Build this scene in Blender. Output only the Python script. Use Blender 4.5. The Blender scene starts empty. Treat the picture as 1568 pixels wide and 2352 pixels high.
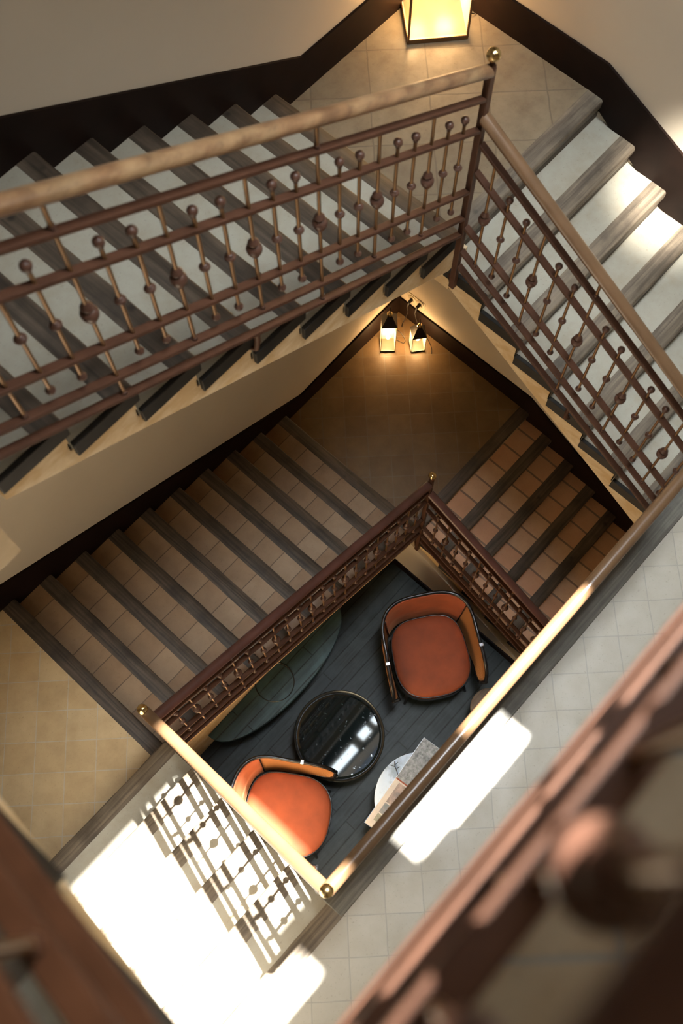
import bpy, bmesh, math, random
from mathutils import Vector, Matrix
random.seed(7)
C = bpy.context.scene.collection
PI = math.pi

# ------------------------------------------------------------------ materials
def new_mat(name):
    m = bpy.data.materials.new(name); m.use_nodes = True
    nt = m.node_tree; b = nt.nodes.get('Principled BSDF')
    return m, nt, b
def N(nt, t, **kw):
    n = nt.nodes.new(t)
    for k, v in kw.items(): setattr(n, k, v)
    return n
def pos(nt, scale=(1, 1, 1), rot=(0, 0, 0), loc=(0, 0, 0), local=False):
    if local: src = N(nt, 'ShaderNodeTexCoord').outputs['Object']
    else: src = N(nt, 'ShaderNodeNewGeometry').outputs['Position']
    mp = N(nt, 'ShaderNodeMapping'); nt.links.new(src, mp.inputs[0])
    mp.inputs['Scale'].default_value = scale; mp.inputs['Rotation'].default_value = rot; mp.inputs['Location'].default_value = loc
    return mp.outputs[0]
def noise(nt, vec, scale, detail=4, rough=.55):
    n = N(nt, 'ShaderNodeTexNoise'); nt.links.new(vec, n.inputs['Vector'])
    n.inputs['Scale'].default_value = scale; n.inputs['Detail'].default_value = detail; n.inputs['Roughness'].default_value = rough
    return n.outputs['Fac']
def ramp(nt, fac, stops):
    r = N(nt, 'ShaderNodeValToRGB'); nt.links.new(fac, r.inputs[0])
    e = r.color_ramp.elements
    while len(e) < len(stops): e.new(.5)
    for i, (p, c) in enumerate(stops):
        e[i].position = p; e[i].color = (*c, 1) if len(c) == 3 else c
    return r.outputs[0]
def mixc(nt, fac, a, b, blend='MIX'):
    m = N(nt, 'ShaderNodeMix', data_type='RGBA', blend_type=blend)
    for inp, v in ((m.inputs[0], fac), (m.inputs[6], a), (m.inputs[7], b)):
        if hasattr(v, 'is_output'): nt.links.new(v, inp)
        elif isinstance(v, (int, float)): inp.default_value = v
        else: inp.default_value = (*v, 1)
    return m.outputs[2]
def bump(nt, b, h, strength=.2, dist=.01):
    n = N(nt, 'ShaderNodeBump'); n.inputs['Strength'].default_value = strength; n.inputs['Distance'].default_value = dist
    nt.links.new(h, n.inputs['Height']); nt.links.new(n.outputs[0], b.inputs['Normal'])

def plain(name, col, rough=.5, metal=0, var=.12, sc=12, spec=.5, local=False, bumpy=0):
    m, nt, b = new_mat(name)
    v = pos(nt, local=local); f = noise(nt, v, sc)
    lo = tuple(c * (1 - var) for c in col); hi = tuple(min(1, c * (1 + var)) for c in col)
    nt.links.new(ramp(nt, f, [(.3, lo), (.7, hi)]), b.inputs['Base Color'])
    b.inputs['Roughness'].default_value = rough; b.inputs['Metallic'].default_value = metal
    b.inputs['Specular IOR Level'].default_value = spec
    if bumpy: bump(nt, b, noise(nt, v, sc * 8), bumpy)
    return m
def plaster(name, col, stain=None, amount=.5):
    m, nt, b = new_mat(name)
    v = pos(nt); f = noise(nt, v, 1.6, 5)
    c = ramp(nt, f, [(.3, tuple(x * .93 for x in col)), (.7, col)])
    if stain:
        g = noise(nt, pos(nt, scale=(3, 3, 5)), 2.2, 6, .6)
        g2 = ramp(nt, g, [(.42, (0, 0, 0)), (.66, (amount, amount, amount))])
        c = mixc(nt, g2, c, stain)
    nt.links.new(c, b.inputs['Base Color']); b.inputs['Roughness'].default_value = .85
    bump(nt, b, noise(nt, v, 60, 5), .12, .004)
    return m
def tiles(name, size, rot, loc, c1, c2, grout, stain, rough=.5, grout_w=.02, mottled=.35):
    m, nt, b = new_mat(name)
    su, sv = size if isinstance(size, tuple) else (size, size)
    v = pos(nt, scale=(1 / su, 1 / sv, 1), rot=(0, 0, rot), loc=loc)
    wob = noise(nt, pos(nt), 5, 2)
    vm = N(nt, 'ShaderNodeVectorMath', operation='MULTIPLY_ADD')
    cmb = N(nt, 'ShaderNodeCombineXYZ'); nt.links.new(wob, cmb.inputs[0]); nt.links.new(wob, cmb.inputs[1])
    nt.links.new(cmb.outputs[0], vm.inputs[0]); vm.inputs[1].default_value = (.05, -.05, 0); nt.links.new(v, vm.inputs[2])
    br = N(nt, 'ShaderNodeTexBrick'); br.offset = 0; br.squash = 1
    nt.links.new(vm.outputs[0], br.inputs['Vector'])
    br.inputs['Scale'].default_value = 1; br.inputs['Brick Width'].default_value = 1; br.inputs['Row Height'].default_value = 1
    br.inputs['Mortar Size'].default_value = grout_w; br.inputs['Mortar Smooth'].default_value = .2
    br.inputs['Color1'].default_value = (*c1, 1); br.inputs['Color2'].default_value = (*c2, 1); br.inputs['Mortar'].default_value = (*grout, 1)
    f = noise(nt, pos(nt), 7, 6, .62)
    st = ramp(nt, f, [(.38, (0, 0, 0)), (.72, (mottled,) * 3)])
    c = mixc(nt, st, br.outputs['Color'], stain)
    f2 = noise(nt, pos(nt), 90, 3)
    c = mixc(nt, ramp(nt, f2, [(.62, (0, 0, 0)), (.75, (.35,) * 3)]), c, tuple(x * .5 for x in stain))
    nt.links.new(c, b.inputs['Base Color'])
    nt.links.new(ramp(nt, f, [(.3, (rough - .1,) * 3), (.7, (rough + .15,) * 3)]), b.inputs['Roughness'])
    inv = N(nt, 'ShaderNodeMath', operation='SUBTRACT'); inv.inputs[0].default_value = 1; nt.links.new(br.outputs['Fac'], inv.inputs[1])
    bump(nt, b, inv.outputs[0], .25, .003)
    return m
def wood(name, dark, light, axis, rough=.55, scale=1.0, knots=True, worn=None):
    m, nt, b = new_mat(name)
    sc = [22, 22, 22]; sc[axis] = 1.1
    v = pos(nt, scale=tuple(s * scale for s in sc))
    w = noise(nt, v, 1.6, 9, .72)
    wv = N(nt, 'ShaderNodeTexWave', wave_type='RINGS', rings_direction='XYZ'[axis]); nt.links.new(pos(nt, scale=tuple(s * scale * .35 for s in sc)), wv.inputs['Vector'])
    wv.inputs['Scale'].default_value = 1.3; wv.inputs['Distortion'].default_value = 11; wv.inputs['Detail'].default_value = 4; wv.inputs['Detail Scale'].default_value = 1.6
    mx = N(nt, 'ShaderNodeMath', operation='MULTIPLY_ADD'); nt.links.new(wv.outputs['Fac'], mx.inputs[0]); mx.inputs[1].default_value = .16; nt.links.new(w, mx.inputs[2])
    c = ramp(nt, mx.outputs[0], [(.36, dark), (.76, light)])
    bl = noise(nt, pos(nt, scale=(1, 1, 2)), 3.2, 5, .6)
    c = mixc(nt, ramp(nt, bl, [(.46, (0, 0, 0)), (.70, (.72,) * 3)]), c, tuple(x * .55 for x in dark))
    if knots:
        vo = N(nt, 'ShaderNodeTexVoronoi'); nt.links.new(pos(nt, scale=(2.1, 2.1, 5)), vo.inputs['Vector']); vo.inputs['Scale'].default_value = 2.0
        k = ramp(nt, vo.outputs['Distance'], [(.03, (.85,) * 3), (.10, (0, 0, 0))])
        c = mixc(nt, k, c, tuple(x * .3 for x in dark))
    if worn:
        wsc = [8, 8, 8]; wsc[axis] = 1.5
        g = noise(nt, pos(nt, scale=tuple(wsc)), 1.6, 7, .68)
        c = mixc(nt, ramp(nt, g, [(.45, (0, 0, 0)), (.7, (.6,) * 3)]), c, worn)
    nt.links.new(c, b.inputs['Base Color']); b.inputs['Roughness'].default_value = rough
    bump(nt, b, mx.outputs[0], .2, .003)
    return m

M = {}
M['wall'] = plaster('warm white wall plaster', (.53, .465, .37))
M['stringer'] = plaster('yellowed stair plaster', (.60, .42, .22), (.78, .66, .46), .7)
M['slab'] = plaster('landing plaster', (.6, .5, .38))
M['skirt'] = plain('dark brown skirting paint', (.010, .0050, .0035), .55, var=.3, sc=5, spec=.1)
M['paleskirt'] = plain('pale skirting', (.45, .42, .36), .6)
M['tileK'] = tiles('ochre floor tile', .2087, -PI / 4, (1, .5, 0), (.50, .355, .18), (.56, .42, .235), (.50, .43, .31), (.27, .175, .08), .5, .018)
M['tileM'] = tiles('brown floor tile', .2000, -PI / 4, (.5, .8, 0), (.145, .088, .040), (.175, .112, .053), (.168, .122, .076), (.07, .038, .016), .42, .02)
M['tileN'] = tiles('large worn floor tile', .34, -PI / 4, (.3, .2, 0), (.175, .14, .092), (.205, .168, .112), (.13, .105, .07), (.10, .068, .038), .5, .014, .6)
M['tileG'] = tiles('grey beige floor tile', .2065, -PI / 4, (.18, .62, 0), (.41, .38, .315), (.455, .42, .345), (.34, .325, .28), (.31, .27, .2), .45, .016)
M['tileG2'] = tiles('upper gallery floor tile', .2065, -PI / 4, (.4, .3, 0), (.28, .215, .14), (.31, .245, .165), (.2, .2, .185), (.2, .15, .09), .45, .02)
M['tileA'] = tiles('ochre step tile', (40, .205), 0, (.55, .02, 0), (.225, .128, .060), (.30, .20, .115), (.12, .075, .04), (.13, .07, .032), .5, .02)
M['tileB'] = tiles('terracotta step tile', (.205, 40), 0, (.25, .55, 0), (.50, .27, .15), (.55, .36, .22), (.20, .13, .09), (.30, .14, .07), .5, .05, .25)
M['tileC'] = tiles('grey green step stone', 40, 0, (.5, .5, 0), (.33, .315, .26), (.39, .375, .31), (.23, .22, .18), (.25, .20, .13), .5, .008, .5)
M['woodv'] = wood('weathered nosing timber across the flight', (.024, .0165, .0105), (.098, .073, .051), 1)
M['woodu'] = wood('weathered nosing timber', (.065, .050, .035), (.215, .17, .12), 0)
M['riser'] = plain('riser board in shadow tone', (.06, .042, .028), .6, var=.3)  # dark tone imitates the shadow line under the nosings
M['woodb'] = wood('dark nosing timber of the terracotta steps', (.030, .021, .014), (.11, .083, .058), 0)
M['trim'] = plain('dark tread end trim', (.013, .012, .010), .6, var=.5, sc=9, spec=.3)
M['border'] = wood('dark gallery border timber', (.085, .078, .062), (.20, .185, .15), 0, knots=False, worn=(.06, .055, .045))
M['iron'] = plain('brown painted iron', (.070, .031, .018), .5, var=.18, sc=14, spec=.18)
M['rod'] = plain('bronze baluster rod', (.19, .105, .045), .38, metal=.6, var=.15)
M['knob'] = plain('dark brown turned knob', (.075, .036, .024), .34, var=.15, spec=.3)
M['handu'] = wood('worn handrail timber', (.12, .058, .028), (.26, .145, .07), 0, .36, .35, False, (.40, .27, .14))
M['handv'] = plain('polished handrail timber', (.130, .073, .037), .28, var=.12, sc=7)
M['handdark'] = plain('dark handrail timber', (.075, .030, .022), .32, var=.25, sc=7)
M['brass'] = plain('polished brass', (.72, .55, .27), .16, metal=1, var=.05)
M['blackmetal'] = plain('black lantern metal', (.016, .012, .009), .4, metal=.4)
M['bronze'] = plain('bronze lantern frame', (.16, .09, .04), .35, metal=.7)
M['cordblack'] = plain('black cable', (.012, .01, .009), .5)
M['cream'] = plain('cream plastic', (.62, .54, .40), .4)
M['black'] = plain('black lacquered wood', (.010, .010, .011), .22, var=.05, local=True)
M['chrome'] = plain('steel clip', (.6, .62, .65), .2, metal=1)
M['darkrim'] = plain('dark steel table rim', (.075, .085, .09), .25, metal=.8)
M['paper'] = plain('book paper', (.62, .56, .48), .6)
M['stool'] = wood('brown grey stool top', (.10, .07, .05), (.2, .16, .12), 0, .45, 1, False)
M['ceil'] = plain('ceiling paint', (.55, .48, .38), .9)

def velvet(name, c):
    m, nt, b = new_mat(name)
    v = pos(nt, local=True); f = noise(nt, v, 5, 4)
    nt.links.new(ramp(nt, f, [(.3, tuple(x * .72 for x in c)), (.72, tuple(min(1, x * 1.15) for x in c))]), b.inputs['Base Color'])
    b.inputs['Roughness'].default_value = .75; b.inputs['Sheen Weight'].default_value = .35; b.inputs['Sheen Roughness'].default_value = .35
    b.inputs['Sheen Tint'].default_value = (1, .5, .25, 1); bump(nt, b, noise(nt, v, 220, 2), .1, .001)
    return m
M['velvet'] = velvet('rust orange velvet', (.29, .058, .015))
def cane():
    m, nt, b = new_mat('woven cane')
    v = pos(nt, local=True)
    ck = N(nt, 'ShaderNodeTexChecker'); nt.links.new(v, ck.inputs['Vector']); ck.inputs['Scale'].default_value = 130
    ck.inputs['Color1'].default_value = (.41, .195, .075, 1); ck.inputs['Color2'].default_value = (.27, .105, .032, 1)
    nt.links.new(ck.outputs[0], b.inputs['Base Color']); b.inputs['Roughness'].default_value = .5
    bump(nt, b, ck.outputs['Fac'], .4, .002)
    return m
M['cane'] = cane()
def planks(name, c1, c2, line, along_x=True):
    m, nt, b = new_mat(name)
    v = pos(nt)
    br = N(nt, 'ShaderNodeTexBrick'); br.offset = .37; nt.links.new(v, br.inputs['Vector'])
    br.inputs['Scale'].default_value = 1; br.inputs['Brick Width'].default_value = 2.3; br.inputs['Row Height'].default_value = .118
    br.inputs['Mortar Size'].default_value = .006; br.inputs['Mortar Smooth'].default_value = .3
    br.inputs['Color1'].default_value = (*c1, 1); br.inputs['Color2'].default_value = (*c2, 1); br.inputs['Mortar'].default_value = (*line, 1)
    w = noise(nt, pos(nt, scale=(2, 26, 2)), 1.5, 6, .6)
    c = mixc(nt, ramp(nt, w, [(.35, (.55,) * 3), (.75, (0, 0, 0))]), br.outputs['Color'], line)
    g = noise(nt, v, 4, 5, .6)
    c = mixc(nt, ramp(nt, g, [(.45, (0, 0, 0)), (.75, (.4,) * 3)]), c, tuple(min(1, x * 1.8) for x in c2))
    nt.links.new(c, b.inputs['Base Color']); b.inputs['Roughness'].default_value = .42; b.inputs['Specular IOR Level'].default_value = .22
    inv = N(nt, 'ShaderNodeMath', operation='SUBTRACT'); inv.inputs[0].default_value = 1; nt.links.new(br.outputs['Fac'], inv.inputs[1])
    bump(nt, b, inv.outputs[0], .5, .004)
    return m
M['planks'] = planks('blue black floorboards', (.013, .020, .021), (.022, .032, .033), (.002, .0025, .003))
M['console'] = planks('teal grey console boards', (.024, .054, .062), (.032, .066, .074), (.006, .012, .014))
def glass_dark():
    m, nt, b = new_mat('dark mirror glass')
    g = noise(nt, pos(nt), 26, 6, .65)
    nt.links.new(ramp(nt, g, [(.62, (.004, .008, .009)), (.74, (.04, .085, .08))]), b.inputs['Base Color'])
    nt.links.new(ramp(nt, g, [(.6, (.03,) * 3), (.75, (.25,) * 3)]), b.inputs['Roughness'])
    b.inputs['Specular IOR Level'].default_value = .6; b.inputs['IOR'].default_value = 1.5
    return m
M['mirror'] = glass_dark()
def marble():
    m, nt, b = new_mat('white marble')
    v = pos(nt); f = noise(nt, v, 5, 8, .65)
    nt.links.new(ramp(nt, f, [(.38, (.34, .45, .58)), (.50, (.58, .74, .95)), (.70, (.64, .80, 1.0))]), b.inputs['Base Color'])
    b.inputs['Roughness'].default_value = .22
    return m
M['marble'] = marble()
def photo(name, a, b_, sc, seed):
    m, nt, b = new_mat(name)
    f = noise(nt, pos(nt, loc=(seed, seed * 2, 0), local=True), sc, 8, .7)
    nt.links.new(ramp(nt, f, [(.36, a), (.62, b_)]), b.inputs['Base Color']); b.inputs['Roughness'].default_value = .45
    return m
M['photo_grey'] = photo('grey photograph', (.07, .075, .075), (.33, .34, .33), 26, 1)
M['photo_brown'] = photo('brown photograph', (.12, .10, .09), (.42, .30, .22), 16, 2)
M['photo_blue'] = photo('blue photograph', (.12, .15, .15), (.34, .29, .25), 18, 3)
M['photo_green'] = photo('green photograph', (.10, .11, .08), (.36, .34, .22), 18, 4)
def glow(name, col, s, base=(.8, .7, .5)):
    m, nt, b = new_mat(name)
    b.inputs['Base Color'].default_value = (*base, 1); b.inputs['Emission Color'].default_value = (*col, 1)
    b.inputs['Emission Strength'].default_value = s; b.inputs['Roughness'].default_value = .4
    return m
M['bulb'] = glow('lit bulb', (1, .72, .36), 60)
def frosted(name, s):
    m, nt, b = new_mat(name)
    f = noise(nt, pos(nt), 9, 5)
    nt.links.new(ramp(nt, f, [(.3, (.86, .76, .58)), (.7, (.98, .9, .74))]), b.inputs['Base Color'])
    b.inputs['Alpha'].default_value = .4; b.inputs['Roughness'].default_value = .42
    b.inputs['Emission Color'].default_value = (1, .60, .22, 1); b.inputs['Emission Strength'].default_value = s
    return m
M['lampglass'] = frosted('lit frosted lantern glass', .30)
M['lampglass2'] = frosted('lit frosted lantern glass small', .35)
M['sky_pane'] = glow('lit roof window pane', (.80, .92, 1.0), 26.0)

# ------------------------------------------------------------------ mesh helpers
def add_box(bm, lo, hi):
    vs = [bm.verts.new((x, y, z)) for x in (lo[0], hi[0]) for y in (lo[1], hi[1]) for z in (lo[2], hi[2])]
    for f in ((0, 1, 3, 2), (4, 6, 7, 5), (0, 4, 5, 1), (2, 3, 7, 6), (0, 2, 6, 4), (1, 5, 7, 3)): bm.faces.new([vs[i] for i in f])
def add_prism(bm, poly, fn, a, b):
    # poly: list of 2-d points; fn(p, t) -> 3-d; extruded from t=a to t=b
    A = [bm.verts.new(fn(p, a)) for p in poly]; B = [bm.verts.new(fn(p, b)) for p in poly]
    n = len(poly)
    bm.faces.new(A); bm.faces.new(B[::-1])
    for i in range(n): bm.faces.new((A[i], B[i], B[(i + 1) % n], A[(i + 1) % n]))
def add_lathe(bm, prof, cx=0, cy=0, cz=0, seg=16, caps=True):
    rings = []
    for r, z in prof:
        if r < 1e-6: rings.append([bm.verts.new((cx, cy, cz + z))])
        else: rings.append([bm.verts.new((cx + r * math.cos(2 * PI * k / seg), cy + r * math.sin(2 * PI * k / seg), cz + z)) for k in range(seg)])
    for a, b in zip(rings, rings[1:]):
        for k in range(seg):
            k2 = (k + 1) % seg
            if len(a) == 1 and len(b) == 1: continue
            if len(a) == 1: bm.faces.new((a[0], b[k2], b[k]))
            elif len(b) == 1: bm.faces.new((a[k], a[k2], b[0]))
            else: bm.faces.new((a[k], a[k2], b[k2], b[k]))
    for ring in (rings[0], rings[-1]):
        if caps and len(ring) > 2:
            try: bm.faces.new(ring)
            except ValueError: pass
def add_ball(bm, c, r, seg=16, flat=1.0):
    n = seg // 2
    add_lathe(bm, [(r * math.sin(PI * i / n), -r * flat * math.cos(PI * i / n)) for i in range(n + 1)], c[0], c[1], c[2], seg)
def add_tube(bm, pts, r, seg=8, closed=False, flat=None):
    pts = [Vector(p) for p in pts]; n = len(pts); rings = []
    prev = None
    for i, p in enumerate(pts):
        if closed: d = pts[(i + 1) % n] - pts[i - 1]
        else: d = pts[min(i + 1, n - 1)] - pts[max(i - 1, 0)]
        d.normalize()
        if prev is None:
            a = Vector((0, 0, 1)) if abs(d.z) < .9 else Vector((1, 0, 0))
            x = d.cross(a).normalized()
        else:
            x = (prev - d * prev.dot(d)).normalized()
        prev = x; y = d.cross(x)
        rr = r[i] if isinstance(r, (list, tuple)) else r
        rings.append([bm.verts.new(p + x * rr * math.cos(2 * PI * k / seg) + y * rr * (flat or 1) * math.sin(2 * PI * k / seg)) for k in range(seg)])
    m = n if closed else n - 1
    for i in range(m):
        a, b = rings[i], rings[(i + 1) % n]
        for k in range(seg): bm.faces.new((a[k], a[(k + 1) % seg], b[(k + 1) % seg], b[k]))
    if not closed:
        bm.faces.new(rings[0][::-1]); bm.faces.new(rings[-1])
def finish(bm, name, mat, smooth=False, bev=0, segs=2):
    bmesh.ops.recalc_face_normals(bm, faces=bm.faces[:])
    if bev:
        bmesh.ops.bevel(bm, geom=[e for e in bm.edges if len(e.link_faces) == 2 and e.calc_face_angle(0) > .6], offset=bev, segments=segs, profile=.5, affect='EDGES')
    me = bpy.data.meshes.new(name); bm.to_mesh(me); bm.free()
    for p in me.polygons: p.use_smooth = smooth
    if smooth:
        try: me.set_sharp_from_angle(angle=math.radians(50))
        except Exception: pass
    me.materials.append(M[mat])
    return me
def link(name, me, parent=None, loc=(0, 0, 0)):
    o = bpy.data.objects.new(name, me); C.objects.link(o); o.location = loc
    if parent is not None: o.parent = parent
    return o
def wpos(o):
    v = Vector((0, 0, 0))
    while o is not None: v = v + o.location; o = o.parent
    return v
def obj(name, bm, mat, parent=None, smooth=False, bev=0, segs=2, world=True):
    # geometry given in world coordinates; moved into the parent's frame (parents built this way are not rotated)
    if parent is not None and world:
        d = wpos(parent)
        for v in bm.verts: v.co -= d
    return link(name, finish(bm, name, mat, smooth, bev, segs), parent)
def tag(o, label, cat, group=None):
    o['label'] = label; o['category'] = cat
    if group: o['group'] = group
    return o
def thing(name, label, cat, loc=(0, 0, 0), rz=0, group=None):
    o = bpy.data.objects.new(name, None); C.objects.link(o); o.location = loc; o.rotation_euler = (0, 0, rz); o.empty_display_size = .1
    return tag(o, label, cat, group)
def struct(name, bm, mat, label=None, bev=0):
    o = obj(name, bm, mat, None, bev=bev); o['kind'] = 'structure'
    if label: o['label'] = label
    return o
def BM(): return bmesh.new()
def box(name, lo, hi, mat, parent=None, bev=0, smooth=False):
    bm = BM(); add_box(bm, lo, hi); return obj(name, bm, mat, parent, bev=bev, smooth=smooth)

# ------------------------------------------------------------------ measures of the place (metres)
R_C, T_C, T_D, R_D = .175, .294, .283, .165
R_A, T_A, R_B, T_B = .139, .305, .146, .293
R_E, T_E = .2123, .296
zK = 0.0; zN = 2.426; zG = 1.274; zM = -1.389; zF = -2.56; zK2 = zN + 10 * R_C; zG2 = 6.08; ROOF = 8.65
VW, UW, UE, VG = -1.402, -1.415, 3.97, 3.25     # wall planes
W = .112                                        # nosing width
A0, K_E = 2.88, .172

# ------------------------------------------------------------------ shell
box_w = lambda n, lo, hi, m='wall': struct(n, (lambda b: (add_box(b, lo, hi), b)[1])(BM()), m)
box_w('wall_back', (UW - .2, VW - .2, zF - .1), (4.9, VW, ROOF))
box_w('wall_right', (UW - .2, VW, zF - .1), (UW, VG, ROOF))
box_w('wall_left', (4.7, VW, zF - .1), (4.9, VG, ROOF))
box_w('wall_flight_left', (UE, K_E - .01, zF), (4.7, VG, ROOF))
box_w('wall_front', (UW - .2, VG, zF - .1), (4.9, VG + .2, ROOF))
# roof with two skylight openings
P1 = (-1.41, -.50, .25, 1.77); P2 = (-.30, 1.65, .25, 1.36); P3 = (.27, 1.65, 1.36, 1.68); P4 = (.27, 2.05, 1.68, 1.77)
us = sorted({UW - .2, 4.9, P1[0], P1[1], P2[0], P2[1], P3[0], P4[1]}); vs = sorted({VW - .2, VG + .2, P1[2], P1[3], P2[3], P3[3]})
bm = BM()
for i in range(len(us) - 1):
    for j in range(len(vs) - 1):
        cu, cv = (us[i] + us[i + 1]) / 2, (vs[j] + vs[j + 1]) / 2
        if any(p[0] < cu < p[1] and p[2] < cv < p[3] for p in (P1, P2, P3, P4)): continue
        add_box(bm, (us[i], vs[j], ROOF), (us[i + 1], vs[j + 1], ROOF + .12))
struct('ceiling', bm, 'ceil')
struct('ceiling_boards', (lambda b: (add_box(b, (UW, VW, ROOF - .03), (UE, -.02, ROOF)), b)[1])(BM()), 'skirt')
for k, (a, b, c, d) in enumerate(((.69, 1.29, .03, .19), (.25, .49, -.02, .14), (-.12, .105, -.02, .12))):
    w = box('window_%d' % (k + 1), (a, c, ROOF - .02), (b, d, ROOF + .01), 'sky_pane'); w['kind'] = 'structure'

# soffits of the storey above and an added unseen window for the foreground fill light
bm = BM(); add_prism(bm, [(-.08, 5.95), (2.6, 7.55), (2.6, 7.85), (-.08, 6.25)], lambda p, t: (p[0], t, p[1]), VW, -.06); struct('ceiling_sloping', bm, 'ceil')
box_w('ceiling_landing', (UW, VW, 5.98), (-.06, -.08, 6.25), 'ceil')
bm = BM()
for lo, hi in (((UW, 1.9, 6.95), (UW + .05, 2.0, 8.25)), ((UW, 2.9, 6.95), (UW + .05, 3.0, 8.25)), ((UW, 2.0, 6.95), (UW + .05, 2.9, 7.05)), ((UW, 2.0, 8.15), (UW + .05, 2.9, 8.25)), ((UW, 2.42, 7.05), (UW + .04, 2.48, 8.15))): add_box(bm, lo, hi)
struct('window_4', bm, 'riser')
box_w('window_5', (UW, 2.0, 7.05), (UW + .01, 2.9, 8.15), 'lampglass2')  # made-up glowing pane behind the rail fill light
# slanted board added to keep the sky out of the coffee table's reflection
bm = BM(); add_prism(bm, [(.25, ROOF), (.14, ROOF + 4.6), (.08, ROOF + 4.6), (.19, ROOF)], lambda p, t: (t, p[0], p[1]), -3.0, 2.4); struct('sky_blocker', bm, 'ceil')
# floors / landings
box_w('floor', (UW, VW, zF - .1), (UE, VG, zF), 'planks')
def landing(name, polys, z, th, mat):
    bm = BM()
    for lo, hi in polys: add_box(bm, (lo[0], lo[1], z - th), (hi[0], hi[1], z))
    return struct(name, bm, mat)
A0, K_E = 2.88, .172
M_U = A0 - 9 * T_A; M_V = .193
N_U, N_V = -.075, -.079
G_V = 1.64
C0 = N_U + 9 * T_C
landing('floor_corner_landing', [((A0 + W, VW), (4.7, K_E - .01)), ((A0 + W, K_E - .01), (UE, K_E + .03))], zK, .28, 'tileK')
landing('floor_lower_landing', [((UW, VW), (M_U - .0, M_V - W))], zM, .28, 'tileM')
landing('floor_upper_landing', [((UW, VW), (N_U, N_V - W))], zN, .28, 'tileN')
landing('floor_gallery', [((UW, G_V + .125), (UE, VG))], zG, .28, 'tileG')
landing('floor_top_corner_landing', [((C0 + W, VW), (4.7, .15))], zK2, .28, 'tileK')
landing('floor_top_gallery', [((UW, 1.80), (UE, VG))], zG2, .26, 'tileG2')
# gallery border along the well
bm = BM(); add_box(bm, (UW, G_V - .01, zG - .07), (2.86, G_V + .125, zG + .002))
b_ = obj('trim_1', bm, 'border', bev=.006); b_['kind'] = 'structure'; b_['label'] = 'dark worn timber border along the gallery floor edge'
# soffit edge plaster of gallery and upper landings towards the well
box_w('trim_2', (UW, G_V + .02, zG - .30), (UE, G_V + .12, zG - .07), 'slab')
box_w('trim_3', (N_U - .2, VW, zN - .36), (N_U - .03, N_V - .03, zN - .07), 'stringer')
box_w('trim_4', (UW, N_V - .2, zN - .36), (N_U - .03, N_V - .03, zN - .07), 'stringer')
box_w('trim_8', (-.19, -.19, zN - .40), (-.064, -.064, zN - .11), 'stringer')
box_w('trim_5', (UW, .05, zM - .34), (.131, .178, zM - .07), 'stringer')
box_w('trim_6', (M_U - .2, VW, zM - .34), (M_U - .02, .178, zM - .07), 'stringer')
# ground walls under the flights
bm = BM(); add_prism(bm, [(.17, zF), (2.86, zF), (2.86, -.30), (2.5, -.52), (.17, -1.62)], lambda p, t: (p[0], t, p[1]), -.2, -.08); struct('wall_under_stair_back', bm, 'stringer')
bm = BM(); add_prism(bm, [(-.2, zF), (2.15, zF), (1.45, -2.36), (-.1, -1.58)], lambda p, t: (t, p[0], p[1]), .06, .17)
struct('wall_under_stair_right', bm, 'wall')
box_w('wall_under_stair_left', (2.90, .18, zF), (3.0, 1.64, zK - .2), 'stringer')
box_w('baseboard_ground_right', (.17, -.08, zF), (.186, 2.0, zF + .11), 'skirt')

box_w('wall_under_top_flight', (3.04, .17, zK2), (UE, .34, 5.0), 'slab')
# skirtings (world polygons on the wall planes)
def skirt_u(name, pts, mat='skirt', v=VW): # pts (u, z)
    bm = BM(); add_prism(bm, pts, lambda p, t: (p[0], t, p[1]), v - .01, v + .016); return struct(name, bm, mat)
def skirt_v(name, pts, u=UW, mat='skirt', s=1):
    bm = BM(); add_prism(bm, pts, lambda p, t: (t, p[0], p[1]), u - s * .01, u + s * .016); return struct(name, bm, mat)
sC = R_C / T_C; sA = R_A / T_A; sD = R_D / T_D; sB = R_B / T_B
nC = lambda u: zN + R_C + (u - N_U) * sC
nA = lambda u: (u - A0) * sA
nD = lambda v: zN - (v - N_V) * sD
nB = lambda v: zM - (v - M_V) * sB
skirt_u('baseboard_upper_back', [(UW, zN), (UW, zN + .265), (-.292, zN + .268), (C0 + .1, nC(C0 + .1) + .225), (4.7, zK2 + .25), (4.7, zK2 - .2), (C0, zK2 - .2), (N_U, zN - .1)])
skirt_u('baseboard_lower_back', [(UW, zM), (UW, zM + .30), (-1.1, zM + .30), (-.075, zM + .225), (A0, .315), (4.7, .30), (4.7, -.1), (A0, -.15), (M_U, zM - .1)])
skirt_v('baseboard_upper_right', [(VW, zN), (VW, zN + .245), (-.119, zN + .245), (.47, 2.419), (1.62, nD(1.62) + .29), (VG, zG + .25), (VG, zG - .1), (1.62, zG - .1), (N_V, zN - .1)])
skirt_v('baseboard_lower_right', [(VW, zM), (VW, zM + .245), (.146, zM + .262), (2.2, nB(2.2) + .21), (2.2, zF), (M_V, zM - .2)])
skirt_v('baseboard_corner_left', [(.162, .1), (.162, .27), (1.65, zG + .22), (VG, zG + .22), (VG, zG - .1), (1.6, zG - .3)], UE, 'paleskirt', -1)

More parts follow.
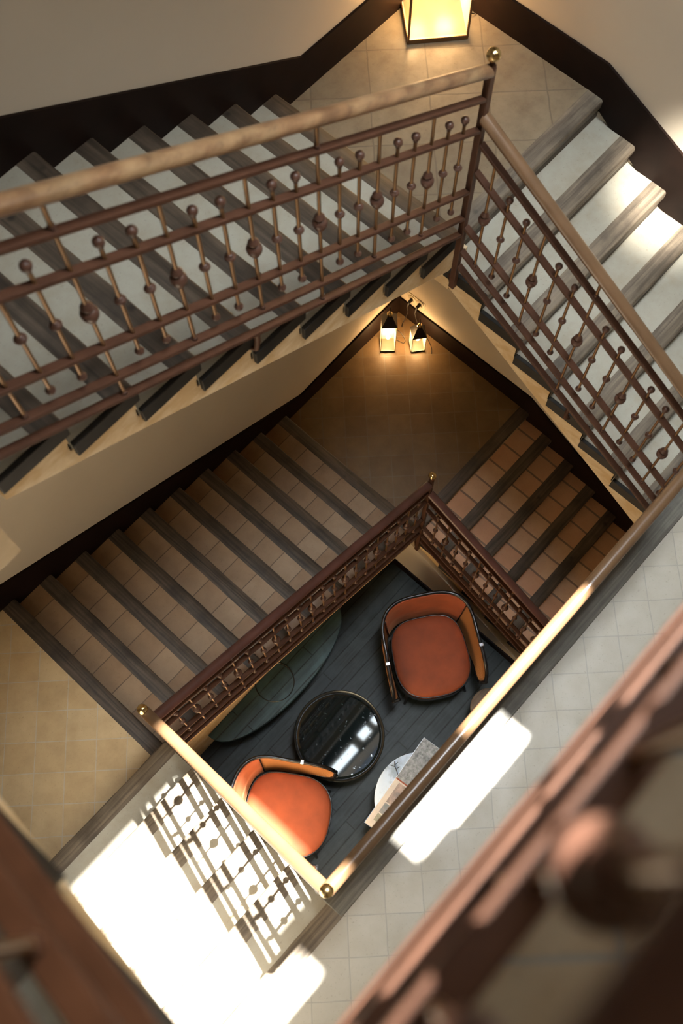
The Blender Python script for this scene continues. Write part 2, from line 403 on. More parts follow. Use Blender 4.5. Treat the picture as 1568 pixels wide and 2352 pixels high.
# ------------------------------------------------------------------ stair flights
def flight(name, label, fn, fronts, wall, edge, tile, woodm, lastback=None, base=None, trim='trim', bottom_cut=None, depth=.345, th=.066, riser=False):
    """fn(s, w, z) -> world.  s grows downhill.  fronts: [(s, z)] of every nosing, the first belongs to the landing above."""
    t = thing(name, label, 'staircase', base)
    sgn = 1 if edge > wall else -1
    # plaster body
    poly = []
    for i, (s, z) in enumerate(fronts):
        rs = s - .022
        if i == 0: poly.append((rs, z - .068))
        else:
            poly.append((fronts[i - 1][0] - .022, z - .055)); poly.append((rs, z - .055))
    s0, z0 = fronts[0]; s1, z1 = fronts[-1]
    r = fronts[0][1] - fronts[1][1]; tr = fronts[1][0] - fronts[0][0]
    poly.append((s1 - .022, z1 - r - .02))
    sl = r / tr
    if bottom_cut: poly.append((s1 - .022, max(bottom_cut, z1 - depth)))
    else: poly.append((s1 + .05, z1 - r * .3 - depth))
    poly.append((s0 - .022, z0 - depth))
    bm = BM(); add_prism(bm, poly, lambda p, w: fn(p[0], w, p[1]), wall, edge); obj('stringer', bm, 'stringer', t)
    for i, (s, z) in enumerate(fronts):
        jit = random.uniform(-.004, .004)
        par = t
        if i > 0:
            b0 = fronts[i - 1][0] - .03
            bm = BM(); add_prism(bm, [(b0, z - .056), (s - W, z - .056), (s - W, z), (b0, z)], lambda p, w: fn(p[0], w, p[1]), wall, edge)
            par = obj('step', bm, tile, t)
            # dark end trim beside the tile
            bm = BM(); add_prism(bm, [(b0 + .012, z - .090), (s - .004, z - .090), (s - .001, z - .03), (s - .006, z + .001), (b0 + .012, z + .001)], lambda p, w: fn(p[0], w, p[1]), edge, edge + sgn * .024)
            obj('end_trim', bm, trim, par, bev=.004)
        # nosing timber with a worn rounded front
        prof = [(s - W, z - th), (s - .012, z - th), (s - .003, z - th + .011), (s + jit * .5, z - .030), (s - .002, z - .012), (s - .012, z - .002), (s - W, z + .0015)]
        bm = BM(); n_w = 9
        rows = []
        for k in range(n_w + 1):
            w = wall + (edge + sgn * (.003 if i else .026) - wall) * k / n_w
            j = random.uniform(-.003, .003) if 0 < k else 0
            rows.append([bm.verts.new(fn(p[0] + (j if 1 < q < 6 else 0), w, p[1])) for q, p in enumerate(prof)])
        for a, c in zip(rows, rows[1:]):
            for q in range(len(prof)): bm.faces.new((a[q], a[(q + 1) % len(prof)], c[(q + 1) % len(prof)], c[q]))
        bm.faces.new(rows[0]); bm.faces.new(rows[-1][::-1])
        nz = obj('nosing', bm, woodm, par, True)
        if riser:
            bm = BM(); add_prism(bm, [(s - .03, z - r + .001), (s - .018, z - r + .001), (s - .018, z - th + .002), (s - .03, z - th + .002)], lambda p, w: fn(p[0], w, p[1]), wall, edge); obj('riser', bm, 'riser', par)
    return t
fu = lambda s, w, z: (-s, w, z)          # flights going down towards smaller u
fv = lambda s, w, z: (w, s, z)           # flights going down towards larger v
fe = lambda s, w, z: (w, -s, z)          # flights going down towards smaller v
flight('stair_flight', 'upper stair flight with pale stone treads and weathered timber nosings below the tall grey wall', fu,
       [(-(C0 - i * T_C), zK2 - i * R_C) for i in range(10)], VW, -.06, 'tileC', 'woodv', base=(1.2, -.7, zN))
flight('stair_flight', 'pale short stair flight beside the bright sunlit corner with thick worn nosings', fv,
       [(N_V + i * T_D, zN - i * R_D) for i in range(7)], UW, -.06, 'tileC', 'woodu', base=(-.7, .8, zG), th=.078, riser=True)
flight('stair_flight', 'sunlit short stair flight crossed by the shadow of its railing', fe,
       [(-1.655, zG)] + [(-(K_E + (5 - i) * T_E), zG - i * R_E) for i in range(1, 6)], UE, 2.86, 'tileC', 'woodu', base=(3.4, .9, zK))
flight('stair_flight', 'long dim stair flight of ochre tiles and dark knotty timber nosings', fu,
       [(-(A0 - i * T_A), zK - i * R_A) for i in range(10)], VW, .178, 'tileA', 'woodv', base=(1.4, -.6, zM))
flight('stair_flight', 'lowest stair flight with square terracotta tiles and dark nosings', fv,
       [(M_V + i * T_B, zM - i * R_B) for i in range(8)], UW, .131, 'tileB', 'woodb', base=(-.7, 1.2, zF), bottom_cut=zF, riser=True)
SE2 = .51
flight('stair_flight', 'out of focus flight behind the brown rails at the lower corner', fe,
       [(-1.655, zG2)] + [(-(1.655 - i * T_E), zG2 - i * T_E * SE2) for i in range(1, 6)], UE, 3.03, 'tileC', 'woodu', base=(3.5, .9, zK2))

# ------------------------------------------------------------------ railings
HB = [.06, .20, .41, .84, 1.035]; HAND = 1.195
def lathe_mesh(name, prof, mat, seg=14):
    bm = BM(); add_lathe(bm, prof, seg=seg); return finish(bm, name, mat, True)
rodr = .0078
def rod_mesh(name, lo, hi): return lathe_mesh(name, [(0, lo), (rodr, lo), (rodr, hi), (0, hi)], 'rod', 10)
ME = {
 'long': rod_mesh('rod long', .20, 1.03), 'ext': rod_mesh('rod extended', .06, 1.17), 'short': rod_mesh('rod short', .30, .925),
 'big': lathe_mesh('big knob', [(.008, -.050), (.013, -.046), (.016, -.036), (.022, -.028), (.029, -.012), (.0305, .0), (.028, .010), (.019, .019), (.013, .022), (.017, .026), (.021, .033), (.021, .039), (.015, .045), (.013, .052), (.008, .058)], 'knob', 20),
 'mid': lathe_mesh('mid knob', [(.008, -.018), (.012, -.014), (.019, -.006), (.021, .0), (.018, .006), (.0125, .009), (.014, .013), (.012, .017), (.008, .019)], 'knob', 18),
 'top': lathe_mesh('top knob', [(.0085, -.03), (.010, -.024), (.010, -.018)] + [(.019 * math.sin(PI * (.15 + .85 * i / 9)), -.019 * math.cos(PI * (.15 + .85 * i / 9))) for i in range(10)], 'knob', 18),
 'low': lathe_mesh('low knob', [(.0, -.017), (.010, -.0155), (.0165, -.008), (.0175, .0), (.0155, .006), (.0105, .010), (.009, .018)], 'knob', 18),
 'ferrule': lathe_mesh('ferrule', [(.0, -.012), (.0115, -.012), (.0115, .012), (.0, .012)], 'knob', 12),
}
def railing(name, label, P0, d, L, n0, slope, s_long, sp, handmat, ext=2, s_from=.02, s_to=None, ends=(.0, .0), hand_z=None, bracket_at=(), hand_ends=(0, 0), ironmat='iron', hand=True):
    """P0 plan start, d unit plan direction, nosing height at s: n0 + slope*s"""
    d = Vector((d[0], d[1], 0)); nrm = Vector((-d.y, d.x, 0))
    P = lambda s, h, off=0: Vector((P0[0], P0[1], 0)) + d * s + nrm * off + Vector((0, 0, n0 + slope * s + h))
    t = thing(name, label, 'railing', tuple(P(L / 2, 0)))
    a, b = s_from, (s_to if s_to is not None else L)
    for k, h in enumerate(HB):
        bm = BM(); hw, hh = .0175, .0115
        ring = [(-hw, -hh), (hw, -hh), (hw, hh), (-hw, hh)]
        r0 = [bm.verts.new(P(a + ends[0], h + z, o)) for o, z in ring]; r1 = [bm.verts.new(P(b - ends[1], h + z, o)) for o, z in ring]
        for q in range(4): bm.faces.new((r0[q], r0[(q + 1) % 4], r1[(q + 1) % 4], r1[q]))
        bm.faces.new(r0); bm.faces.new(r1[::-1])
        obj('rail', bm, ironmat, t, bev=.004, segs=2)
    # timber handrail: rounded section
    bm = BM(); seg = 20; prof = []
    for q in range(seg):
        an = 2 * PI * q / seg; x, z = .033 * math.cos(an), .031 * math.sin(an)
        if z < -.018: z = -.018 - (abs(z) - .018) * .5
        prof.append((x, z))
    n = 14; rows = []
    ha, hb = a - hand_ends[0], b + hand_ends[1]
    for i in range(n + 1):
        s = ha + (hb - ha) * i / n
        rows.append([bm.verts.new(P(s, HAND + z, x)) for x, z in prof])
    for r0, r1 in zip(rows, rows[1:]):
        for q in range(seg): bm.faces.new((r0[q], r0[(q + 1) % seg], r1[(q + 1) % seg], r1[q]))
    bm.faces.new(rows[0]); bm.faces.new(rows[-1][::-1])
    obj('handrail', bm, handmat, t, True)
    base = wpos(t)
    k0 = -int((s_long - a) / sp) - 1
    k = k0
    while True:
        s = s_long + k * sp
        if s > b - .035: break
        if s > a + .035:
            o = P(s, 0)
            kind = k % 3
            if kind == 0:
                e = ((k // 3) % 3) == ext
                r = link('baluster', ME['ext' if e else 'long'], t, o - base)
                link('knob', ME['big'], r, (0, 0, .618))
                for h in ([.06, 1.035] if e else [.20]): link('knob', ME['ferrule'], r, (0, 0, h + .018))
            else:
                r = link('baluster', ME['short'], t, o - base)
                link('knob', ME['top'], r, (0, 0, .935)); link('knob', ME['mid'], r, (0, 0, .625)); link('knob', ME['low'], r, (0, 0, .298))
        k += 1
    for s, off in bracket_at:
        bm = BM(); p0 = P(s, .06); p1 = P(s, -.10, off * .25); p2 = P(s + .02, -.13, off)
        add_tube(bm, [p0, P(s, -.02, off * .05), p1, p2], .013, 8); obj('bracket', bm, ironmat, t, True)
    return t
rail_defs = dict(
 C=('brown iron railing of the upper flight under a pale worn timber handrail', (0, 0), (1, 0), 2.76, nC(0), sC, .359, .1127, 'handu', 2, .02, 2.78),
)
railing('stair_railing', 'brown iron railing of the upper flight under a pale worn timber handrail', (0, 0), (1, 0), 2.8, nC(0), sC, .359, .1127, 'handu', s_from=.02, bracket_at=((1.42, -.07),))
railing('stair_railing', 'brown iron railing of the pale short flight with smooth brown handrail', (0, 0), (0, 1), 1.63, nD(0), -sD, .113, .1127, 'handv', s_from=.02, s_to=1.62, bracket_at=((.9, .06),), hand_ends=(.01, 0))
MU, MV = .191, .238
railing('stair_railing', 'dark brown railing with scuffed handrail along the dim ochre flight', (MU, MV), (1, 0), 2.609, nA(MU), sA, .428 - MU, .1189, 'handdark', s_from=.02, s_to=2.60, bracket_at=((1.0, -.06),))
railing('stair_railing', 'nearly black railing of the lowest terracotta flight', (MU, MV), (0, 1), 1.75, nB(MV), -sB, .487 - MV, .1155, 'handdark', s_from=.02, s_to=1.72, bracket_at=((.8, .06),))
nE = lambda v: R_E * (1 + (v - K_E) / T_E)
railing('stair_railing', 'reddish railing between two brass balls with its shadow on the sunlit steps', (2.801, MV), (0, 1), 1.63 - MV, nE(MV), R_E / T_E, .535 - MV, .1235, 'handv', s_from=.02, s_to=1.63 - MV, hand_ends=(.02, .0))
railing('gallery_railing', 'level gallery railing with long bright copper brown handrail above the orange chairs', (0, 1.63), (1, 0), 2.801, zG, 0, .40, .1127, 'handv', s_from=.02, s_to=2.79, hand_ends=(0, .012))
railing('gallery_railing', 'large blurred railing with sunlit bars and gold rods above the gallery tiles', (.2, 1.78), (1, 0), 2.775, zG2, 0, 2.655 - .2, .1127, 'handv', s_from=.02, s_to=2.76)
railing('stair_railing', 'blurred orange brown sloping rails at the lower corner', (2.985, .2), (0, 1), 1.58, zG2 - .0 - (1.655 - .2) * SE2 + .0, SE2, 1.30, .1127, 'handv', s_from=.02, s_to=1.56)

def newel(label, u, v, zb, zt, zball, foot=None, hook=(-.08, -.08)):
    t = thing('newel_post', label, 'post', (u, v, zb))
    bm = BM(); add_box(bm, (u - .017, v - .017, zb), (u + .017, v + .017, zt)); obj('shaft', bm, 'iron', t, bev=.003)
    bm = BM(); add_lathe(bm, [(0, zt - .01), (.02, zt - .01), (.02, zt + .012), (.012, zt + .02), (.012, zball - .02), (0, zball - .02)], u, v, 0, 14); obj('collar', bm, 'iron', t, True)
    bm = BM(); add_ball(bm, (u, v, zball), .031, 24); obj('finial', bm, 'brass', t, True)
    t.children[-1]['label'] = 'polished brass ball'
    bm = BM(); add_tube(bm, [(u, v, zb + .06), (u + hook[0] * .3, v + hook[1] * .3, zb + .0), (u + hook[0], v + hook[1], zb + .03)], .018, 8); obj('bracket', bm, 'iron', t, True)
    return t
newel('tall iron corner post topped by a brass ball near the large lantern', 0, 0, zN - .22, zN + 1.43, zN + 1.50, hook=(-.07, -.07))
newel('dark corner post with small brass ball above the middle landing', MU, MV, zM - .24, zM + 1.43, zM + 1.50, hook=(-.07, -.07))
newel('corner post with brass ball at the head of the ochre flight', 2.801, MV, zK - .22, zK + 1.43, zK + 1.50, hook=(.08, -.07))
newel('corner post with brass ball where the gallery rail meets the sunlit flight', 2.801, 1.63, zG - .2, zG + 1.21, zG + 1.27, hook=(.07, .07))
newel('gallery corner post where the pale flight ends', 0, 1.63, zG - .2, zG + 1.37, zG + 1.43, hook=(-.05, .06))
newel('upper gallery corner post above the sunlit flight', 2.985, 1.78, zG2 - .2, zG2 + 1.40, zG2 + 1.46, hook=(.05, .06))

# ------------------------------------------------------------------ lanterns
def lantern(label, x, y, z0, w, hb, hr, rz, glass, frame, bulbs, cord, group=None, two=False, power=6):
    t = thing('lantern', label, 'lantern', (x, y, z0), rz, group)
    fr = w * .035
    h = w / 2
    def loc(name, bm, mat, parent=t, **k): return obj(name, bm, mat, parent, world=False, **k)
    bm = BM(); add_box(bm, (-h, -h, 0), (h, h, .02 + fr)); loc('base', bm, frame, bev=.003)
    bm = BM()
    for sx in (-1, 1):
        for sy in (-1, 1):
            add_box(bm, (sx * h - fr * (sx > 0) * 1.0 - 0, sy * h - fr * (sy > 0), .02), (sx * h + fr * (sx < 0), sy * h + fr * (sy < 0), hb))
    for sx in (-1, 1):
        add_box(bm, (sx * h - fr * (sx > 0), -h, hb - fr), (sx * h + fr * (sx < 0), h, hb)); add_box(bm, (-h, sx * h - fr * (sx > 0), hb - fr), (h, sx * h + fr * (sx < 0), hb))
    loc('frame', bm, frame)
    g = .003
    for sx, sy in ((1, 0), (-1, 0), (0, 1), (0, -1)):
        bm = BM()
        if sx: add_box(bm, (sx * (h - fr * .6) - g, -h + fr, .025 + fr), (sx * (h - fr * .6) + g, h - fr, hb - fr))
        else: add_box(bm, (-h + fr, sy * (h - fr * .6) - g, .025 + fr), (h - fr, sy * (h - fr * .6) + g, hb - fr))
        loc('glass_pane', bm, glass)
    # roof: truncated pyramid, neck and ring
    bm = BM(); k = .34
    lo = [bm.verts.new((sx * h * 1.06, sy * h * 1.06, hb)) for sx, sy in ((-1, -1), (1, -1), (1, 1), (-1, 1))]
    hi = [bm.verts.new((sx * h * k, sy * h * k, hb + hr)) for sx, sy in ((-1, -1), (1, -1), (1, 1), (-1, 1))]
    bm.faces.new(lo[::-1]); bm.faces.new(hi)
    for q in range(4): bm.faces.new((lo[q], lo[(q + 1) % 4], hi[(q + 1) % 4], hi[q]))
    loc('roof', bm, 'blackmetal')
    bm = BM(); add_lathe(bm, [(h * .34, hb + hr), (h * .4, hb + hr + .02), (h * .3, hb + hr + .035), (h * .12, hb + hr + .05), (h * .12, hb + hr + .065), (0, hb + hr + .07)], seg=16); loc('cap', bm, 'brass', smooth=True)
    bm = BM(); add_tube(bm, [(0, .022 * math.cos(a), hb + hr + .09 + .022 * math.sin(a)) for a in [2 * PI * q / 16 for q in range(16)]], .0035, 6, True); loc('ring', bm, 'blackmetal', smooth=True)
    for bx, by, bz, br in bulbs:
        bm = BM(); add_ball(bm, (bx, by, bz), br, 12, 1.3); bu = loc('bulb', bm, 'bulb', smooth=True)
        ld = bpy.data.lights.new('lantern light', 'POINT'); ld.energy = power; ld.color = (1, .62, .28); ld.shadow_soft_size = .05
        lo_ = bpy.data.objects.new('lantern_light', ld); C.objects.link(lo_); lo_.parent = t; lo_.location = (bx, by, bz)
        lo_['kind'] = 'helper'
    bm = BM(); add_tube(bm, cord, .0035, 6); loc('power_cord', bm, 'cordblack', smooth=True)
    return t
def spline(pts, n=8):
    P = [Vector(p) for p in pts]; out = []
    for i in range(len(P) - 1):
        p0, p1, p2, p3 = P[max(i - 1, 0)], P[i], P[i + 1], P[min(i + 2, len(P) - 1)]
        for k in range(n):
            t = k / n
            out.append(.5 * ((2 * p1) + (p2 - p0) * t + (2 * p0 - 5 * p1 + 4 * p2 - p3) * t * t + (3 * p1 - p0 - 3 * p2 + p3) * t ** 3))
    out.append(P[-1]); return out
R45 = math.radians(-46)
lantern('tall lit lantern with black roof in the corner of the middle landing', -1.055, -1.225, zM, .135, .45, .11, R45, 'lampglass2', 'blackmetal', [(0, 0, .17, .02)],
        spline([(-.07, 0, .30), (-.12, .01, .24), (-.16, .0, .1), (-.15, -.02, .01), (-.10, -.05, .006), (-.06, -.06, .02)]), 'lanterns on the middle landing', power=17)
lantern('shorter lit lantern with black roof beside the tall lantern', -1.235, -1.02, zM, .128, .26, .11, R45 + .12, 'lampglass2', 'blackmetal', [(0, 0, .15, .02)],
        spline([(-.06, 0, .2), (-.1, 0, .1), (-.13, .05, .02), (-.12, .1, .006)]), 'lanterns on the middle landing', power=14)
lantern('large bright lantern with frosted panes on the upper landing', -1.20, -1.19, zN, .36, .66, .2, R45 + .08, 'lampglass', 'bronze', [(-.085, -.06, .21, .024), (.085, -.06, .24, .024)],
        spline([(-.18, .0, .05), (-.24, .0, .012), (-.27, -.06, .01), (-.24, -.14, .05), (-.2, -.2, .2)]), power=34)

# wall outlet with two sockets and plugs
t = thing('wall_outlet', 'round cream double wall outlet with two black plugs above the lanterns', 'outlet', (UW, -1.205, -1.03))
for i, vv in enumerate((-1.255, -1.16)):
    bm = BM(); add_lathe(bm, [(0, 0), (.048, 0), (.048, .010), (.040, .016), (.030, .016), (.027, .010), (0, .010)], seg=24)
    for v in bm.verts: v.co = Vector((v.co.z + UW, v.co.x + vv, v.co.y - 1.03 + i * .02))
    s_ = obj('socket', bm, 'cream', t, True)
    bm = BM(); add_tube(bm, [(UW + .012, vv, -1.03 + i * .02), (UW + .05, vv, -1.035 + i * .02), (UW + .065, vv, -1.06 + i * .02), (UW + .06, vv - .01, -1.12)], [.017, .015, .008, .004], 8); p_ = obj('plug', bm, 'cordblack', s_, True)
    bm = BM(); add_tube(bm, spline([(UW + .06, vv - .01, -1.12), (UW + .05, vv, -1.2), (UW + .04, vv + (.02 if i else -.02), -1.3), (UW + .08, vv + (.06 if i else -.02), -1.375), (UW + .12, vv + (.1 if i else .0), -1.383)]), .0035, 6); obj('power_cord', bm, 'cordblack', s_, True)
bm = BM(); add_box(bm, (UW, -1.31, -1.075), (UW + .006, -1.105, -.965)); obj('back_plate', bm, 'cream', t, bev=.003)

# ------------------------------------------------------------------ armchairs
def armchair(label, x, y, rz, group):
    t = thing('armchair', label, 'armchair', (x, y, zF), rz, group)
    def loc(name, bm, mat, parent=t, **k): return obj(name, bm, mat, parent, world=False, **k)
    HX, YB, YF = .375, -.40, .36
    # plan curve, s from -1 (one arm tip) over 0 (middle of the back) to 1
    def plan(s):
        a = abs(s); sg = 1 if s >= 0 else -1
        if a < .60:                       # back and rounded corners
            an = a / .60 * PI / 2
            e = .62
            return Vector((sg * (HX - .01) * math.sin(an) ** e, -.02 + (YB + .02) * math.cos(an) ** e, 0))
        k = (a - .60) / .40
        return Vector((sg * (HX - .01 + .035 * k - .03 * k * k), -.02 + (YF + .02) * k, 0))
    def top(s):
        a = abs(s); h = .80 - .14 * max(0, (a - .28) / .72) ** 1.0
        if a > .86: h -= .20 * (1 - math.sqrt(max(0, 1 - ((a - .86) / .14) ** 2)))
        return h
    def bot(s):
        a = abs(s); h = .27 + .10 * min(1, max(0, (a - .62) / .2))
        if a > .86: h += .12 * (1 - math.sqrt(max(0, 1 - ((a - .86) / .14) ** 2)))
        return h
    def pt(s, f, off=0):                  # f 0 bottom .. 1 top, off outward
        p = plan(s); dp = (plan(min(1, s + .01)) - plan(max(-1, s - .01))).normalized(); nrm = Vector((dp.y, -dp.x, 0))
        h = bot(s) + (top(s) - bot(s)) * f
        k = min(1, max(0, (abs(s) - .36) / .2))
        flare = (.06 * f) * (1 - k) + (.050 * f + .026 * math.sin(PI * f) ** 1.2) * k
        q = p + nrm * (off + flare); q.z = h; return q
    def shell(s0, s1, n, th, in_off=0, bulge=0, ch=0):
        bm = BM(); m = 8; A = []; B = []
        for i in range(n + 1):
            s = s0 + (s1 - s0) * i / n
            rowa, rowb = [], []
            for j in range(m + 1):
                f = j / m
                bl = bulge * (math.sin(PI * i / n) ** .5) * (math.sin(PI * f) ** .5)
                if ch: bl += ch * abs(math.sin(PI * 2.6 * f)) * math.sin(PI * i / n) ** .3
                rowa.append(bm.verts.new(pt(s, f, in_off - bl))); rowb.append(bm.verts.new(pt(s, f, in_off + th)))
            A.append(rowa); B.append(rowb)
        for i in range(n):
            for j in range(m):
                bm.faces.new((A[i][j], A[i + 1][j], A[i + 1][j + 1], A[i][j + 1])); bm.faces.new((B[i][j], B[i][j + 1], B[i + 1][j + 1], B[i + 1][j]))
            bm.faces.new((A[i][0], B[i][0], B[i + 1][0], A[i + 1][0])); bm.faces.new((A[i][m], A[i + 1][m], B[i + 1][m], B[i][m]))
        for j in range(m):
            bm.faces.new((A[0][j], A[0][j + 1], B[0][j + 1], B[0][j])); bm.faces.new((A[n][j], B[n][j], B[n][j + 1], A[n][j + 1]))
        return bm
    SB = .40
    bk = loc('backrest', shell(-SB, SB, 28, .02, -.012, .030, .014), 'velvet', smooth=True)
    for sg in (-1, 1):
        a = loc('arm_panel', shell(sg * SB, sg * 1.0, 22, .016, -.008), 'cane', smooth=True)
        a['label'] = 'woven cane arm panel'
        bm = BM(); add_tube(bm, [pt(sg * SB, f, -.022) for f in [i / 8 for i in range(9)]], .0065, 6); loc('piping', bm, 'black', a, smooth=True)
    # black rim: over the top and round both arm ends
    pts = [pt(-1, i / 6, 0) for i in range(6)] + [pt(-1 + 2 * i / 70, 1, 0) for i in range(71)] + [pt(1, 1 - i / 6, 0) for i in range(1, 7)]
    bm = BM(); add_tube(bm, pts, .0165, 10); fr = loc('frame', bm, 'black', smooth=True)
    bm = BM(); add_tube(bm, [pt(-1 + 2 * i / 60, 0, 0) for i in range(61)], .014, 8); loc('lower_rail', bm, 'black', fr, smooth=True)
    for s in (-.70, .70):
        bm = BM(); q = pt(s, 1); add_box(bm, (q.x - .020, q.y - .016, q.z - .018), (q.x + .020, q.y + .016, q.z + .0185)); loc('clip', bm, 'chrome', fr, bev=.004)
    # seat cushion
    def outline(k, n=48, g=0):
        out = []
        for i in range(n):
            a = 2 * PI * i / n; c, s = math.cos(a), math.sin(a); e = .62
            x = (abs(c) ** e) * (1 if c >= 0 else -1); y = (abs(s) ** e) * (1 if s >= 0 else -1)
            yy = .0 + y * (.345 + g); xx = x * (.338 + g + .012 * y)
            if y > 0: yy += .05 * (1 - x * x) * y
            out.append(Vector((xx * k, .03 + (yy - .03) * k, 0)))
        return out
    bm = BM(); rows = []
    for k, z in ((1.0, .36), (1.0, .415), (.985, .437), (.94, .452), (.8, .464), (.5, .472), (.2, .475)):
        rows.append([bm.verts.new(v + Vector((0, 0, z))) for v in outline(k)])
    bm.faces.new(rows[0][::-1]); bm.faces.new(rows[-1])
    for a, b in zip(rows, rows[1:]):
        for i in range(48): bm.faces.new((a[i], a[(i + 1) % 48], b[(i + 1) % 48], b[i]))
    st = loc('seat', bm, 'velvet', smooth=True)
    bm = BM(); add_tube(bm, [v + Vector((0, 0, .425)) for v in outline(1.0)], .0065, 8, True); loc('piping', bm, 'black', st, smooth=True)
    bm = BM(); rows = [[bm.verts.new(v + Vector((0, 0, z))) for v in outline(1.0, 48, .004)] for z in (.27, .37)]
    bm.faces.new(rows[0][::-1]); bm.faces.new(rows[1])
    for i in range(48): bm.faces.new((rows[0][i], rows[0][(i + 1) % 48], rows[1][(i + 1) % 48], rows[1][i]))
    loc('seat_frame', bm, 'black')
    for sx in (-1, 1):
        for sy in (-1, 1):
            bm = BM(); add_tube(bm, [(sx * .24, .03 + sy * .24, .28), (sx * .29, .03 + sy * .30, 0)], [.022, .013], 10); loc('leg', bm, 'black', smooth=True)
    return t
armchair('rust velvet armchair with cane arms standing below the terracotta flight', .72, .90, math.radians(-36), 'armchairs around the glass table')
armchair('sunlit orange velvet armchair partly under the reddish railing', 2.625, .885, math.radians(31), 'armchairs around the glass table')

# ------------------------------------------------------------------ tables and small things on the ground floor
tx, ty, tz = 1.811, .776, zF + .33
t = thing('coffee_table', 'round dark glass coffee table with a steel rim between the two armchairs', 'table', (tx, ty, zF))
bm = BM(); add_lathe(bm, [(.385, -.035), (.405, -.035), (.407, .012), (.401, .018), (.388, .012), (.380, -.006), (.380, -.03), (.385, -.035)], tx, ty, tz, 72, False); obj('rim', bm, 'darkrim', t, True)
bm = BM(); add_lathe(bm, [(0, -.03), (.378, -.03), (.381, -.008), (.362, -.0035), (.358, -.002), (0, -.002)], tx, ty, tz, 72); obj('glass_top', bm, 'mirror', t)
bm = BM(); add_lathe(bm, [(0, 0), (.27, 0), (.27, .012), (.20, .02), (.05, .03), (.045, .27), (.2, .295), (0, .295)], tx, ty, zF, 40); obj('pedestal', bm, 'black', t, True)

sx_, sy_, sz_ = 1.757, 1.678, zF + .52
t = thing('side_table', 'round white marble side table carrying an open picture book', 'table', (sx_, sy_, zF))
bm = BM(); add_lathe(bm, [(0, -.025), (.392, -.025), (.40, -.018), (.40, -.004), (.394, 0), (0, 0)], sx_, sy_, sz_, 72); obj('top', bm, 'marble', t, True)
bm = BM(); add_lathe(bm, [(0, 0), (.2, 0), (.2, .012), (.04, .03), (.032, .49), (.12, .495), (0, .495)], sx_, sy_, zF, 32); obj('pedestal', bm, 'black', t, True)
# small twig drawn on the marble: a dark sprig lying on the table
bm = BM(); add_tube(bm, spline([(1.735, 1.395, sz_ + .003), (1.715, 1.36, sz_ + .004), (1.70, 1.33, sz_ + .006), (1.67, 1.30, sz_ + .006)], 4), .004, 6)
for a, b in (((1.70, 1.33), (1.72, 1.29)), ((1.69, 1.32), (1.655, 1.325)), ((1.71, 1.35), (1.675, 1.36))): add_tube(bm, [(a[0], a[1], sz_ + .005), (b[0], b[1], sz_ + .007)], .0025, 5)
tag(obj('dried_sprig', bm, 'cordblack', None, True), 'thin dark dried sprig lying on the white marble table', 'sprig')

# open book
d = Vector((-.877, -.089, 0)); ln = d.length; d.normalize(); n_ = Vector((d.y, -d.x, 0)) * -1
if n_.y < 0: n_ = -n_
B0 = Vector((2.222, 1.446, sz_ + .002)); gut = .52 * ln
t = thing('book', 'large open picture book lying across the marble side table', 'book', tuple(B0 + d * gut))
def page(name, a, b, mat, z0, z1, w0, w1, par=t):
    bm = BM(); pts = [B0 + d * a + n_ * w0, B0 + d * b + n_ * w0, B0 + d * b + n_ * w1, B0 + d * a + n_ * w1]
    lo = [bm.verts.new(p + Vector((0, 0, z0))) for p in pts]; hi = [bm.verts.new(p + Vector((0, 0, z1))) for p in pts]
    bm.faces.new(lo[::-1]); bm.faces.new(hi)
    for i in range(4): bm.faces.new((lo[i], lo[(i + 1) % 4], hi[(i + 1) % 4], hi[i]))
    return obj(name, bm, mat, par)
cv = page('cover', -.004, ln + .004, 'black', 0, .004, -.004, .364)
p1 = page('page', 0, gut - .004, 'paper', .004, .02, 0, .36); p2 = page('page', gut + .004, ln, 'photo_grey', .004, .02, 0, .36)
for a, b, m in ((.06, .13, 'photo_green'), (.14, .235, 'photo_blue'), (.245, .44, 'photo_brown')): page('picture', a, b, m, .02, .0206, .045, .20, p1)
page('picture', .06, .44, 'photo_blue', .02, .0206, .215, .34, p1)
page('spine', gut - .006, gut + .006, 'velvet', .004, .0205, 0, .36, cv)

# console against the wall under the stairs
cx_, cy_, cz_ = 1.77, -.076, zF + .42
t = thing('console_table', 'half oval teal grey bench table against the wall under the ochre flight', 'table', (cx_, cy_, zF))
prof = [(.83 * math.cos(PI * i / 40), .345 * math.sin(PI * i / 40) ** .9) for i in range(41)]
bm = BM(); add_prism(bm, prof, lambda p, z: (cx_ + p[0], cy_ + p[1], z), cz_ - .05, cz_); obj('top', bm, 'console', t, bev=.006)
bm = BM(); add_prism(bm, [(p[0] * .8, p[1] * .72) for p in prof], lambda p, z: (cx_ + p[0], cy_ + p[1], z), zF, cz_ - .05); obj('base', bm, 'planks', t)
bm = BM()
add_lathe(bm, [(.170, 0), (.178, .0), (.180, .014), (.177, .016), (.174, .014), (.170, .003), (.170, 0)], 1.86, .035, cz_, 48, False)
tag(obj('tray', bm, 'darkrim', None, True), 'round glass tray with a thin bright rim on the half oval bench table', 'tray')
t = thing('stool', 'small round brown stool half hidden under the gallery handrail', 'stool', (.735, 1.62, zF))
bm = BM(); add_lathe(bm, [(0, .42), (.17, .42), (.18, .43), (.18, .445), (.172, .452), (0, .452)], .735, 1.62, zF, 40); obj('seat', bm, 'stool', t, True)
for k in range(3):
    a = 2 * PI * k / 3 + .4
    bm = BM(); add_tube(bm, [(.735 + .10 * math.cos(a), 1.62 + .10 * math.sin(a), zF + .42), (.735 + .16 * math.cos(a), 1.62 + .16 * math.sin(a), zF)], [.016, .011], 8); obj('leg', bm, 'black', t, True)

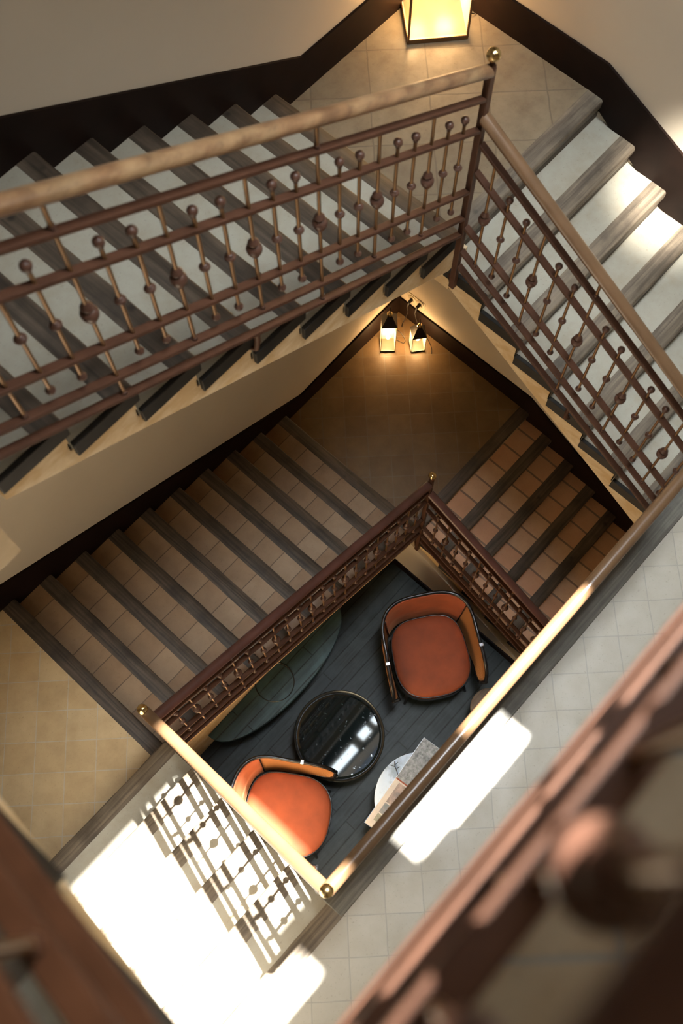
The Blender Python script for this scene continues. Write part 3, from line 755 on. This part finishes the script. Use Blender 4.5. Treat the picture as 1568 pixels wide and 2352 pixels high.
# ------------------------------------------------------------------ light
def light(name, kind, loc, energy, color, **kw):
    l = bpy.data.lights.new(name, kind); l.energy = energy; l.color = color
    for k, v in kw.items(): setattr(l, k, v)
    o = bpy.data.objects.new(name, l); C.objects.link(o); o.location = loc; return o
def aim(o, d): o.rotation_euler = Vector(d).to_track_quat('-Z', 'Y').to_euler()
s = light('sun', 'SUN', (0, 0, 12), 80, (1, .97, .91), angle=math.radians(.9)); aim(s, (.385, .022, -1))
for nm, p, e in (('skylight_small', (P1[0], P1[1], .62, P1[3]), 24), ('skylight_large', (P2[0], P2[1], .62, P2[3]), 55), ('skylight_notch', P3, 14)):
    a = light(nm, 'AREA', ((p[0] + p[1]) / 2, (p[2] + p[3]) / 2, ROOF - .03), e, (.90, .96, 1), shape='RECTANGLE', size=p[1] - p[0], size_y=p[3] - p[2], spread=math.radians(75)); aim(a, (0, 0, -1))
a = light('rail_fill_light', 'AREA', (UW + .08, 2.45, 7.6), 85, (1, .94, .85), shape='RECTANGLE', size=1.0, size_y=.85); aim(a, (4.3, -1.6, -.6))  # added fill that brightens the shaded foreground rails
# added spot, real source unseen, that lights the lower end of the pale flight
sp = light('flight_fill_spot', 'SPOT', (-.45, 1.45, 4.5), 2400, (1, .93, .82), spot_size=math.radians(19), spot_blend=1.0, shadow_soft_size=.12); aim(sp, (-1.0, -.93, -2.42))

sp = light('rail_fill_spot', 'SPOT', (1.95, .95, ROOF - .03), 300, (1, .86, .62), spot_size=math.radians(27), spot_blend=.7, shadow_soft_size=.06); aim(sp, (1.12, .30, -2.3))  # added spot, no lamp known there, brightens the sloping foreground rails

w = bpy.data.worlds.new('World'); bpy.context.scene.world = w; w.use_nodes = True
bg = w.node_tree.nodes['Background']; bg.inputs[0].default_value = (.55, .72, 1, 1); bg.inputs[1].default_value = 1.2

# ------------------------------------------------------------------ camera
cam = bpy.data.cameras.new('Camera'); co = bpy.data.objects.new('Camera', cam); C.objects.link(co)
Rm = Matrix(((-0.67286455, -0.69616414, 0.25021747), (0.73976362, -0.63240137, 0.22982231), (-0.00175618, 0.33974107, 0.94051737)))
co.matrix_world = Matrix.Translation((2.75395, 1.68369, 7.27998)) @ Rm.to_4x4()
cam.sensor_fit = 'VERTICAL'; cam.sensor_height = 36; cam.lens = 2411.82 / 2352 * 36
cam.clip_start = .02; cam.clip_end = 100
cam.dof.use_dof = True; cam.dof.focus_distance = 7.6; cam.dof.aperture_fstop = 2.4
sc = bpy.context.scene; sc.camera = co
sc.view_settings.view_transform = 'Standard'; sc.view_settings.look = 'None'; sc.view_settings.exposure = 0; sc.view_settings.gamma = 1; sc.view_settings.use_curve_mapping = False
sc.cycles.max_bounces = 8; sc.cycles.diffuse_bounces = 4; sc.cycles.sample_clamp_indirect = 6; sc.cycles.use_denoising = True
